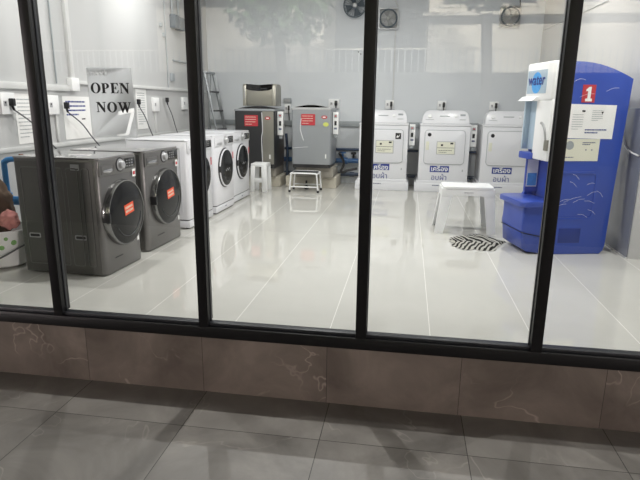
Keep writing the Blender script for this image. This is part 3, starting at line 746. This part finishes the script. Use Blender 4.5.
for sx in (0, 1):
    for sy_ in (0, 1):
        bm = B(); s = -1 if sx == 0 else 1; e = 0 if sx == 0 else W; f = 0 if sy_ == 0 else D; q = 1 if sy_ == 0 else -1
        # angle section leg, tapering and splayed
        zt = H_-.10
        def tw(z): return (zt-z)/zt
        wt, wb = .10, .078
        for (axx) in (0, 1):
            L = []
            for z, ww in ((zt, wt), (0, wb)):
                sp2 = (.045 if sx == 0 else .025)*tw(z)
                ex = e-s*.004+s*sp2; ey = f-q*sp2
                if axx == 0: r_ = [(ex, ey), (ex-s*ww, ey), (ex-s*ww, ey+q*.015), (ex, ey+q*.015)]
                else: r_ = [(ex, ey+q*.012), (ex-s*.015, ey+q*.012), (ex-s*.015, ey+q*ww), (ex, ey+q*ww)]
                L.append([bm.verts.new((a, b, z)) for a, b in r_])
            for i in range(4): bm.faces.new((L[0][i], L[0][(i+1) % 4], L[1][(i+1) % 4], L[1][i]))
            bm.faces.new(L[0]); bm.faces.new(L[1][::-1])
        obj('leg', bm, M['plastic'], t)

# crumpled striped rag
bm = B(); nx, ny = 46, 34
import itertools
cxr, cyr = .665, 4.93
for i in range(nx+1):
    for j in range(ny+1):
        u = i/nx*2-1; v = j/ny*2-1
        a = math.atan2(v, u); rr = math.hypot(u, v); lim = 1/max(abs(math.cos(a)), abs(math.sin(a)), 1e-6)
        k = min(1, 1.0)
        U = u*math.sqrt(max(0, 1-v*v/2)); V = v*math.sqrt(max(0, 1-u*u/2))
        edge = 1+.10*math.sin(5*a+1)+.05*math.sin(11*a)
        x = U*.235*edge; y = V*.29*edge + .04*U
        z = .012+.022*abs(noise.noise(Vector((x*9, y*4, 1))))+.018*abs(math.sin(x*38+2*math.sin(y*8)))*(1-rr*.5 if rr < 2 else 0)
        if rr > .93: z *= .35
        bm.verts.new((x, y, max(z, .004)))
bm.verts.ensure_lookup_table()
for i in range(nx):
    for j in range(ny):
        a = i*(ny+1)+j; bm.faces.new((bm.verts[a], bm.verts[a+ny+1], bm.verts[a+ny+2], bm.verts[a+1]))
g = bmesh.ops.solidify(bm, geom=list(bm.faces), thickness=.004)
mn = min(v.co.z for v in bm.verts)
for v in bm.verts: v.co.z -= mn
o = obj('floor_rag', bm, M['zebra'], loc=(cxr, cyr, 0.0005), angle=80); tag(o, 'crumpled black and white striped rag lying on the floor by the stool', 'rag')

# ------------------------------------------------------------------ step ladder behind the white washers
t = thing('step_ladder', 'aluminium step ladder leaning in the back left corner', 'ladder', (-2.99, 7.9, 0))
for y, xo in ((0, -.01), (.36, .0)):
    bm = B(); a = Vector((xo, y, 1.66)); b = Vector((xo+.31, y, 0)); tube(bm, [a, b], .026 if y else .016, 4); obj('side_rail', bm, M['alu'], t)
for k in range(1, 6):
    f = k/6; x = .31*f; z = 1.66*(1-f)
    bm = B(); box(bm, x-.035, x+.035, .0, .36, z-.012, z+.012, .003); obj('step', bm, M['cable'], t)
for y in (.04, .32):
    bm = B(); tube(bm, [(-.03, y, 1.64), (-.16, y, 0)], .011, 6); obj('rear_leg', bm, M['alu'], t)
bm = B(); box(bm, -.06, .03, -.01, .37, 1.645, 1.675, .006); obj('top_cap', bm, M['alu'], t)

# ------------------------------------------------------------------ blue water kiosk
KR = math.radians(14)
k = thing('water_kiosk', 'tall blue and white drinking water vending kiosk beside the right pier', 'water vending machine', (1.165, 4.615, 0), KR)
DK = .46; UW = .54
def arc_top(u0, z0, u1, z1, n=10, sag=.045):
    return [(u0+(u1-u0)*i/n, z0+(z1-z0)*i/n+sag*math.sin(PI*i/n)) for i in range(n+1)]
tops = arc_top(.0, 1.552, UW+.05, 1.43)
side = [(.03, .0), (UW-.04, 0), (UW-.005, .03), (UW, .08), (UW+.01, .5)]+tops[::-1]+[(-.0, .86), (.02, .80), (.02, .50), (-.02, .45), (-.02, .05)]
bm = B(); prism(bm, side, 1, 0, .035, .008, 3); sp1 = obj('side_panel', bm, M['kblue'], k)
bm = B(); prism(bm, side, 1, DK-.035, DK, .008, 3); sp2_ = obj('side_panel', bm, M['kblue'], k)
bm = B(); prism(bm, [(.10, .02), (UW-.02, .02), (UW-.0, 1.38), (.10, 1.48)], 1, .03, DK-.03); obj('body_shell', bm, M['kblue2'], k)
# pressed recess frames on the near panel
bm = B()
for u0, u1, z0, z1 in ((.05, .40, .30, .70), ):
    ringplate(bm, rrect(u0, u1, z0, z1, .04), rrect(u0+.018, u1-.018, z0+.018, z1-.018, .03), 1, -.008, .002)
obj('pressed_frame', bm, M['kblue'], sp1)
bm = B(); box(bm, .12, .31, -.003, .004, .10, .225, .002); obj('hatch', bm, M['kblued'], sp1)
bm = B(); rnd = random.Random(4)
for i in range(16):
    u = rnd.uniform(.04, .42); z = rnd.choice([rnd.uniform(.42, .68), rnd.uniform(.3, .68), rnd.uniform(1.28, 1.42)]); a = rnd.choice([.35, -.6, .2, -.15])+rnd.uniform(-.15, .15); L_ = rnd.uniform(.05, .16)
    tube(bm, smooth_path([(u, -.010, z), (u+L_*.5*math.cos(a), -.012, z+L_*.5*math.sin(a)+.01), (u+L_*math.cos(a), -.010, z+L_*math.sin(a))], 3), .0009, 4)
obj('wrap_crease_highlight', bm, M['tape'], sp1)  # white strands imitate highlights along the creases of the plastic wrap
# basin and ledge
bp = [(-.185, .22), (-.17, .05), (-.12, .015), (-.0, .0), (.12, .0), (.12, .42), (-.19, .42)]
bm = B(); prism(bm, bp, 1, .02, DK-.02, .03, 4); ba = obj('basin', bm, M['kblue2'], k, angle=60)
bm = B(); prism(bm, [(-.188, .19), (-.186, .184), (-.0, .145), (.0, .151)], 1, .012, DK-.012); obj('basin_groove', bm, M['dark'], ba)
bm = B(); prism(bm, rrect(-.225, .05, -.012, DK+.012, .05), 2, .405, .450, .012, 3); obj('ledge', bm, M['kblue2'], k)
# bottle bay back wall, poster
bm = B(); box(bm, -.02, .10, DK-.06, DK-.035, .48, .80); obj('bay_cheek', bm, M['kblue2'], k)
bm = B(); box(bm, -.012, .085, DK-.064, DK-.06, .52, .76); po = obj('bay_poster', bm, M['paper'], k, 'pale poster with blue picture in the bottle bay')
bm = B(); box(bm, -.005, .078, DK-.066, DK-.064, .53, .64); obj('poster_picture', bm, M['lightblue'], po)
# shelf
bm = B(); prism(bm, rrect(-.085, .10, DK*.5, DK+.004, .03), 2, .775, .83, .01, 3); obj('shelf', bm, M['kblue2'], k)
# white dispenser front: column (near), niche (far), head
bm = B(); box(bm, -.07, .02, .0, DK, 1.255, 1.56, .02, 3); obj('head', bm, M['plastic'], k, angle=50)
bm = B(); box(bm, -.06, .02, -.004, DK*.56, .78, 1.27, .012, 3); col_ = obj('white_column', bm, M['plastic'], k)
bm = B(); box(bm, -.065, .02, DK*.56, DK, .85, 1.26); nb = obj('niche', bm, M['niche'], k)
for v in nb.data.vertices:
    if v.co.x < -.05: v.co.x += .05
bm = B(); box(bm, -.065, -.01, DK-.02, DK, .85, 1.26, .003); obj('niche_cheek', bm, M['niche'], k)
bm = B(); prism(bm, [(-.13, 1.255), (-.06, 1.255), (-.06, 1.295), (-.09, 1.29)], 1, DK*.45, DK+.012, .004); obj('pelmet', bm, M['plastic'], k)
bm = B(); n = 14
tube(bm, [(-.062, .03+.11*(1-math.cos(PI/2*i/n)), .88+.20*math.sin(PI/2*i/n)) for i in range(n+1)], .011, 6); obj('column_arch', bm, M['silver'], col_)
bm = B(); box(bm, -.072, -.058, -.012, .045, .865, .95, .003); obj('coin_return', bm, M['steel'], k)
# water label on the head
mt = face_mtx((-.0715, DK*.60, 1.405), (0, -1, 0), (0, 0, 1))
bm = B(); box(bm, -.0725, -.070, DK*.22, DK*.94, 1.315, 1.50); lb = obj('water_label', bm, M['niche'], k, 'square label reading water on a light blue splash')
bm = B(); lathe(bm, [(.085, 0), (.085, .001), (0, .001)], (-.0725, DK*.58, 1.40), (-1, 0, 0), 28); obj('blue_splash', bm, M['lightblue'], lb)
text('lettering', 'water', .12, face_mtx((-.0745, DK*.58, 1.42), (0, -1, 0), (0, 0, 1)), M['navy'], lb, bold=.002, xs=1.0)
# the water label shows on the near side too? no: number sign and notices on the side panel
bm = B(); box(bm, .178, .285, -.004, .001, 1.245, 1.38); ns = obj('number_sign', bm, M['red'], k, 'red square sign with a white 1')
one = [(x+.015, z-.008) for x, z in ((.190, 1.262), (.245, 1.262), (.245, 1.282), (.232, 1.284), (.232, 1.372), (.214, 1.372), (.192, 1.352), (.192, 1.338), (.207, 1.342), (.207, 1.284), (.190, 1.282))]
bm = B(); prism(bm, one, 1, -.006, -.0035); obj('numeral', bm, M['paper'], ns)
mtp = Matrix.Translation((.26, 0, 1.10)) @ Matrix.Rotation(math.radians(1.0), 4, 'Y')
bm = B(); box(bm, -.19, .215, -.004, .001, -.135, .13, mtx=mtp); np_ = obj('notice_sheet', bm, M['paper'], k, 'white printed notice sheet')
bm = B()
rows(bm, 1, .28, .38, 1.10, 1.19, 6, .004, -.0052, -.004, seed=2); rows(bm, 1, .12, .22, 1.03, 1.16, 7, .004, -.0052, -.004, seed=6)
obj('fine_print', bm, M['rail'], np_)
bm = B(); rows(bm, 1, .235, .40, 1.0, 1.045, 2, .009, -.0054, -.004, seed=8, fill=1.1); obj('blue_print', bm, M['navy'], np_)
bm = B(); prism(bm, [(.355, 1.175), (.375, 1.175), (.365, 1.155)], 1, -.0054, -.004); box(bm, .195, .22, -.0054, -.004, 1.172, 1.186); obj('dark_print', bm, M['inkd'], np_)
bm = B(); box(bm, .06, .375, -.004, .001, .785, .962); n2 = obj('notice_sheet', bm, M['cream'], k, 'cream notice sheet with a grey round picture')
bm = B(); lathe(bm, [(.035, 0), (.035, .0012), (0, .0012)], (.125, -.004, .91), (0, -1, 0), 20); obj('round_picture', bm, M['rail'], n2)
bm = B(); rows(bm, 1, .23, .35, .91, .94, 2, .007, -.0052, -.004, seed=1); box(bm, .26, .27, -.0052, -.004, .87, .88); box(bm, .31, .32, -.0052, -.004, .87, .88); rows(bm, 1, .08, .24, .805, .825, 1, .007, -.0052, -.004, seed=1)
obj('fine_print', bm, M['ink'], n2)

# right pier: small white switch box and cable
t = thing('switch_box', 'small white switch box on the pier beside the kiosk', 'switch box', (XR, 5.10, 1.255))
bm = B(); box(bm, -.035, 0, -.04, .04, -.07, .07, .004); obj('box', bm, M['plastic'], t)
bm = B(); box(bm, -.04, -.035, -.02, .02, -.02, .02, .001); obj('rocker', bm, M['silver'], t)
tag(obj('power_cable', tube(B(), smooth_path([(XR-.03, 5.1, 1.18), (XR-.03, 5.05, 1.02), (XR-.02, 4.95, .90), (XR-.03, 4.8, .86), (XR-.02, 4.66, .84)]), .007, 6), M['plastic']), 'white cable looping along the grey pier panel behind the kiosk', 'cable')
tag(obj('wall_cable', tube(B(), [(XR-.008, 5.9, 2.2), (XR-.008, 8.5, 2.265)], .004, 5), M['rail']), 'thin cable stretched high along the right wall', 'cable')

# ------------------------------------------------------------------ left wall fittings (wall plane x = XL, facing +x)
def wbox(bm, y0, y1, z0, z1, t_=.03, bev=.003): return box(bm, XL, XL+t_, y0, y1, z0, z1, bev)
bm = B(); wbox(bm, 2.75, 4.93, 1.305, 1.36, .025)
tag(obj('wall_trunking', bm, M['wtr']), 'wide white cable trunking on the left wall, nearest the window', 'cable trunking')
bm = B(); wbox(bm, 4.99, 8.5, 1.375, 1.41, .03)
tag(obj('wall_trunking', bm, M['wtr']), 'slim white trunking on the left wall above the farther sockets', 'cable trunking')
t = thing('vertical_trunking', 'vertical white trunking rising to the ceiling from the wide trunking end', 'cable trunking', (XL, 4.9, 0))
bm = B(); box(bm, 0, .035, -.025, .025, 1.42, 3.0, .003); obj('duct', bm, M['wtr'], t)
bm = B(); box(bm, 0, .055, -.06, .06, 1.31, 1.43, .004); obj('junction_box', bm, M['plastic'], t)
for y, z0, lb_ in ((4.67, 1.37, 'thin grey vertical cable rising above the socket near the window'), (7.06, 1.41, 'grey vertical conduit rising to the ceiling, far on the left wall')):
    bm = B(); tube(bm, [(XL+.012, y, z0), (XL+.012, y, 2.99)], .007, 6); tag(obj('vertical_cable', bm, M['rail']), lb_, 'cable')
for y, lb_ in ((7.28, 'left of two grey conduits entering the grey isolator box'), (7.48, 'right of two grey conduits entering the grey isolator box')):
    bm = B(); tube(bm, [(XL+.02, y, 2.36), (XL+.02, y, 2.99)], .014, 8); tag(obj('conduit', bm, M['rail']), lb_, 'conduit', 'conduits above the isolator box')
t = thing('isolator_box', 'grey double isolator box high on the left wall', 'switch box', (XL, 7.39, 2.27))
bm = B(); box(bm, 0, .08, -.16, -.003, -.085, .085, .006); obj('module', bm, M['fanm'], t)
bm = B(); box(bm, 0, .08, .003, .16, -.095, .075, .006); obj('module', bm, M['fanm'], t)
bm = B(); wbox(bm, 7.14, 7.24, 1.50, 1.60, .03); tag(obj('small_grey_panel', bm, M['rail']), 'small grey panel just above the slim trunking', 'panel')
bm = B(); wbox(bm, 7.25, 8.1, 1.765, 1.785, .02); tag(obj('short_rail', bm, M['rail']), 'short grey rail on the left wall below the isolator box', 'rail')
for z, lb_ in ((2.08, 'upper short dark bracket at the far end of the left wall'), (1.83, 'lower short dark bracket at the far end of the left wall')):
    bm = B(); wbox(bm, 7.85, 8.05, z, z+.03, .06); tag(obj('wall_bracket', bm, M['fanm']), lb_, 'bracket')
for y, z, lb_ in ((6.92, 2.18, 'upper small grey saddle clip on the far conduit'), (7.0, 2.07, 'lower small grey saddle clip on the far conduit')):
    bm = B(); wbox(bm, y-.02, y+.02, z-.025, z+.025, .03); tag(obj('saddle_clip', bm, M['rail']), lb_, 'clip')
def lsocket(label, y, z, plug_y=None, end=None, w_=.16):
    t = outlet(label, (XL, y, z), math.radians(90), plug=False, w_=w_, h=.17, grp='sockets on the left wall')
    return t
lsocket('white socket on the left wall nearest the window', 3.99, 1.19)
lsocket('white socket on the left wall beside the printed notice, left of the signboard', 4.56, 1.18)
lsocket('white socket on the left wall right of the signboard', 6.63, 1.19)
lsocket('white socket on the left wall farthest from the window', 7.55, 1.21)
bm = B(); wbox(bm, 4.60, 4.63, .85, 1.10, .02); tag(obj('socket_duct', bm, M['wtr']), 'short white duct running down from the socket by the notice', 'duct')
bm = B(); wbox(bm, 6.61, 6.64, .85, 1.10, .02); tag(obj('socket_duct', bm, M['wtr']), 'short white duct running down from the socket right of the signboard', 'duct')
def cord(label, y, z, y1, z1, x1=-2.95):
    t = thing('electric_cable', label, 'cable', (XL, y, z), 0, 'electric cables of the washers')
    bm = B(); box(bm, .035, .075, -.018, .018, -.02, .04, .006); tube(bm, [(.05, 0, -.015), (.055, .01, -.05)], .010, 6); obj('plug', bm, M['dark'], t)
    bm = B(); tube(bm, smooth_path([(.055, .01, -.05), (.07, (y1-y)*.45, (z1-z)*.42), (.08, (y1-y)*.75, (z1-z)*.75), (.09, y1-y, z1-z)]), .006, 6); obj('lead', bm, M['cable'], t)
cord('electric cable plugged in nearest the window, dropping behind the nearest washer', 4.01, 1.19, 4.45, .80)
cord('electric cable plugged in beside the printed notice left of the signboard', 4.72, 1.165, 5.15, .78)
cord('electric cable plugged in at the right edge of the signboard', 6.12, 1.21, 6.36, .81)
cord('electric cable plugged in between the two farther sockets, dropping to the white washers', 6.90, 1.24, 7.12, .78)
def wsheet(label, y0, y1, z0, z1, seed, blue=False, n=6, tilt=0):
    t = thing('wall_notice', label, 'notice', (XL, (y0+y1)/2, (z0+z1)/2))
    hy, hz = (y1-y0)/2, (z1-z0)/2
    bm = B(); box(bm, .0, .003, -hy, hy, -hz, hz); obj('sheet', bm, M['paper'], t)
    bm = B(); rows(bm, 0, -hy*.8, hy*.8, hz*.05 if blue else -hz*.8, hz*.85, n, .014 if blue else .007, .003, .0042, seed=seed); obj('print', bm, M['navy'] if blue else M['rail'], t)
    if blue:
        bm = B(); rows(bm, 0, hy*.3, hy*.8, -hz*.12, -hz*.02, 1, .012, .003, .0042, seed=3); obj('signature', bm, M['inkd'], t)
wsheet('white notice with lines of blue print just left of the signboard', 4.74, 5.18, .86, 1.26, 1, True, 4)
wsheet('white notice with small faint print at the far left, behind the window post', 4.10, 4.36, .86, 1.27, 2, False, 11)
wsheet('grey-printed notice just right of the signboard', 6.16, 6.42, .90, 1.37, 3, False, 14)

# OPEN NOW signboard hanging inside the glass
SY = YF+.075
sgn = thing('open_signboard', 'grey signboard reading OPEN NOW hanging inside the glass', 'sign', (-1.64, SY, 1.03)); sgn.scale = (.95, 1, .93)
bm = B(); prism(bm, [(.008, 0), (.268, -.004), (.258, .370), (0, .372)], 1, -.0, .004); bd = obj('board', bm, M['sign'], sgn)
def serif(parent, s, x, z, h, m_):
    ax = x; WX = 1.2
    for ch in s:
        bm = B(); a0, a1 = -.0022, .0; S = h
        def P(pts): prism(bm, [(ax+p[0]*S*WX, z+p[1]*S) for p in pts], 1, a0, a1)
        if ch == 'O':
            n = 28; wd = .86
            out = [(ax+(.43+.43*math.cos(2*PI*i/n))*S*WX, z+(.5+.52*math.sin(2*PI*i/n))*S) for i in range(n)]
            inn = [(ax+(.43+.21*math.cos(2*PI*i/n))*S*WX, z+(.5+.46*math.sin(2*PI*i/n))*S) for i in range(n)]
            ringplate(bm, out, inn, 1, a0, a1)
        elif ch == 'P':
            wd = .72; P([(0, 0), (.40, 0), (.40, .06), (.31, .07), (.31, .95), (.0, 1), (0, .94), (.09, .93), (.09, .07), (0, .06)])
            n = 12
            out = [(ax+(.31+.38*math.sin(PI*i/n))*S*WX, z+(.71+.29*math.cos(PI*i/n))*S) for i in range(n+1)]
            inn = [(ax+(.31+.17*math.sin(PI*i/n))*S*WX, z+(.71+.23*math.cos(PI*i/n))*S) for i in range(n+1)]
            prism(bm, out+inn[::-1], 1, a0, a1)
        elif ch == 'E':
            wd = .72; P([(0, 0), (.66, 0), (.70, .30), (.65, .30), (.56, .07), (.31, .07), (.31, .47), (.42, .47), (.46, .36), (.50, .36), (.50, .66), (.46, .66), (.42, .54), (.31, .54), (.31, .93), (.54, .93), (.62, .74), (.67, .74), (.65, 1), (0, 1), (0, .94), (.09, .93), (.09, .07), (0, .06)])
        elif ch == 'N':
            wd = .88; P([(0, 0), (.25, 0), (.25, .06), (.16, .08), (.16, .80), (.66, -.02), (.74, -.02), (.74, .92), (.84, .94), (.84, 1), (.58, 1), (.58, .94), (.68, .92), (.68, .36), (.28, 1), (0, 1), (0, .94), (.10, .92), (.10, .08), (0, .06)])
        elif ch == 'W':
            wd = 1.18; P([(0, 1), (.36, 1), (.36, .94), (.28, .92), (.44, .34), (.58, .76), (.53, .92), (.45, .94), (.45, 1), (.80, 1), (.80, .94), (.73, .92), (.88, .34), (1.02, .90), (.92, .94), (.92, 1), (1.16, 1), (1.16, .94), (1.09, .92), (.84, -.02), (.76, -.02), (.62, .44), (.46, -.02), (.38, -.02), (.09, .92), (0, .94)])
        obj('letter_'+ch.lower(), bm, m_, parent); ax += (wd+.08)*S*WX
serif(bd, 'OPEN', .018, .236, .055, M['inkd'])
serif(bd, 'NOW', .042, .134, .055, M['inkd'])
fl = text('faint_lettering', 'smooth', .046, face_mtx((.062, .0022, .343), (1, 0, 0), (0, 0, 1)), M['tapet'], bd, ext=.003, xs=.85, bold=.0)
bm = B()
prism(bm, [(.165, .118), (.262, .136), (.262, .160), (.165, .140)], 1, -.001, .0045)
t1 = obj('tape_strip', bm, M['tapet'], bd)
bm = B(); prism(bm, [(.2405, .1345), (.262, .1360), (.222, .02), (.214, .010), (.15, .006), (.15, .014), (.203, .022)], 1, -.001, .0045)
for v in bm.verts: v.co.z -= .0012
t2 = obj('tape_strip', bm, M['tapet'], bd)
# the lettering and the strips are let into the board
bpy.context.view_layer.update()
for c_ in (fl, t1, t2):
    md = bd.modifiers.new('cut', 'BOOLEAN'); md.operation = 'DIFFERENCE'; md.solver = 'EXACT'; md.object = c_
dg = bpy.context.evaluated_depsgraph_get(); me2 = bpy.data.meshes.new_from_object(bd.evaluated_get(dg)); bd.modifiers.clear()
if len(me2.polygons) > 5: bd.data = me2

# ------------------------------------------------------------------ far left: laundry basket, clothes, pipe
t = thing('laundry_basket', 'white laundry basket with round green prints at the far left', 'basket', (-2.98, 3.52, 0))
bm = B(); lathe(bm, [(0, .004), (.13, .004), (.155, .02), (.20, .27), (.212, .275), (.212, .29), (.195, .29), (.19, .27), (.145, .03), (0, .03)], (0, 0, 0), (0, 0, 1), 40, 1.0); obj('bowl', bm, M['plastic'], t)
bm = B(); n = 30
tube(bm, [(.207*math.cos(a), .207*math.sin(a), .125+.07*math.sin(a*1.0+PI)*0+.05*math.cos(a*2)) for a in [2*PI*i/n for i in range(n+1)]], .006, 6, cap=False); obj('carry_strap', bm, M['cable'], t)
for a, z, r_ in ((-70, .22, .022), (-55, .17, .018), (-78, .15, .02), (-30, .20, .02), (-100, .19, .02), (-45, .235, .014)):
    a = math.radians(a); rr = .155+.045*(z-.02)/.25+.001
    nrm = Vector((math.cos(a), math.sin(a), -.17)).normalized()
    bm = B(); lathe(bm, [(r_, 0), (r_*.9, .003), (0, .003)], (rr*math.cos(a), rr*math.sin(a), z), nrm, 20); obj('green_print', bm, M['green'], t)
def cloth(label, name, c, r, m_, seed):
    bm = B(); bmesh.ops.create_icosphere(bm, subdivisions=4, radius=1)
    for v in bm.verts:
        d = v.co.normalized(); nn = noise.noise(d*2.3+Vector((seed, 0, 0)))*.28+abs(noise.noise(Vector((d.x*7, d.y*7, d.z*1.5))+Vector((seed, 3, 0))))*.22
        v.co = Vector((d.x*r[0], d.y*r[1], d.z*r[2]))*(1+nn)
    tag(obj(name, bm, m_, loc=c, angle=80), label, 'clothes', 'clothes heaped in the laundry basket')
cloth('brown garment heaped highest in the laundry basket', 'garment', (-3.04, 3.57, .42), (.115, .11, .19), M['brown'], 1)
cloth('pink cloth hanging over the rim of the laundry basket', 'garment', (-2.86, 3.46, .36), (.065, .06, .065), M['pink'], 5)
cloth('white cloth tucked beside the pink one in the laundry basket', 'garment', (-2.955, 3.375, .345), (.045, .045, .03), M['wcloth'], 9)
bm = B(); lathe(bm, [(0, 0), (.07, 0), (.08, .02), (.085, .22), (.06, .26), (.03, .28), (.03, .31), (0, .31)], (0, 0, 0), (0, 0, 1), 24)
tag(obj('detergent_bottle', bm, M['green'], loc=(-3.02, 3.16, 0)), 'green bottle on the floor at the very left edge', 'bottle')
t = thing('inlet_pipe', 'bright blue water pipe with brass tap behind the basket at left', 'pipe', (-3.12, 3.80, 0))
bm = B(); tube(bm, smooth_path([(.0, 0, .3), (0, 0, .70), (.01, 0, .745), (.05, 0, .765), (.13, 0, .77)]), .022, 10); obj('tube', bm, M['bpipel'], t)
bm = B(); tube(bm, [(-.1, 0, .44), (.12, 0, .44)], .035, 10); cyl(bm, (0, 0, .40), (0, 0, .50), .035, 12); obj('tee_fitting', bm, M['bpipel'], t)
bm = B(); cyl(bm, (.13, 0, .77), (.19, 0, .77), .018, 10); box(bm, .15, .165, -.02, .02, .77, .81, .003); obj('brass_tap', bm, mat('brass', '#8a5a3c', .4, .7), t)
bm = B(); tube(bm, smooth_path([(.17, 0, .75), (.17, -.02, .6), (.1, -.04, .45), (.08, -.05, .3), (.17, -.02, .16), (.25, 0, .2)]), .012, 8)
tag(obj('inlet_hose', bm, M['bpiped'], loc=(-3.03, 3.84, 0)), 'dark blue inlet hose curving behind the nearest graphite washer', 'hose')

# ------------------------------------------------------------------ across the street (seen mirrored in the glass)
bm = B(); box(bm, -14, 14, -12.2, -12.0, GZ-.12, 2.2); tag(obj('boundary_wall', bm, M['darkwall']), 'dark boundary wall across the street, mirrored in the glass', 'wall', kind='structure')
t = thing('picket_fence', 'pale picket railing on the boundary wall, mirrored in the glass', 'fence', (0, -12.1, 2.2))
bm = B()
for i in range(-60, 61): box(bm, i*.2-.02, i*.2+.02, -.01, .01, .0, .7)
obj('pickets', bm, M['rail'], t)
bm = B(); box(bm, -13, 13, -.03, .03, .66, .70); obj('top_rail', bm, M['facade'], t)
def house(label, x0, x1, y, h, nwin):
    t = thing('house', label, 'building', ((x0+x1)/2, y, GZ-.12)); W = (x1-x0)/2
    bm = B(); box(bm, -W, W, -3, 0, 0, h); obj('wall', bm, M['facade'], t)
    bm = B(); prism(bm, [(-3.4, h), (.6, h), (-1.4, h+1.4)], 0, -W-.4, W+.4); obj('roof', bm, M['darkwall'], t)
    bm = B(); box(bm, -W-.2, W+.2, 0, .5, h-2.1, h-2.0); obj('canopy', bm, M['facade'], t)
    for i in range(nwin):
        cx = -W+(i+.5)*2*W/nwin
        bm = B(); box(bm, cx-.6, cx+.6, 0, .06, h-1.8, h-.5); f = obj('window', bm, M['facade'], t)
        bm = B(); box(bm, cx-.5, cx+.5, .05, .07, h-1.7, h-.6); obj('window_glass', bm, M['winp'], f)
house('cream house across the street on the left, mirrored in the glass', -9, -3.0, -14, 7.2, 3)
house('cream house across the street on the right, mirrored in the glass', 0.5, 8, -14, 6.6, 4)
def tree(label, x, y, h, r, seed):
    t = thing('street_tree', label, 'tree', (x, y, GZ-.12)); rnd = random.Random(seed)
    bm = B(); tube(bm, smooth_path([(0, 0, 0), (.1, 0, h*.4), (-.05, .1, h*.8)]), .14, 10); obj('trunk', bm, M['wood'], t)
    bm = B()
    for i in range(1500):
        d = Vector((rnd.gauss(0, 1), rnd.gauss(0, 1), rnd.gauss(0, 1))).normalized()*r*rnd.uniform(.45, 1)*(1+.3*noise.noise(Vector((i*.1, seed, 0))))
        c = Vector((0, 0, h))+Vector((d.x, d.y*.8, d.z*.8)); a = Vector((rnd.uniform(-1, 1), rnd.uniform(-1, 1), rnd.uniform(-1, 1))).normalized()*.13
        b = a.cross(Vector((rnd.uniform(-1, 1), rnd.uniform(-1, 1), .3))).normalized()*.07
        bm.faces.new([bm.verts.new(c+a), bm.verts.new(c+b), bm.verts.new(c-a), bm.verts.new(c-b)])
    obj('foliage', bm, M['leaf'], t)
tree('leafy tree across the street mirrored in the left middle pane', -3.6, -10.2, 4.4, 1.5, 1)
tree('leafy tree across the street mirrored in the right middle pane', 1.9, -10.2, 5.0, 1.2, 2)
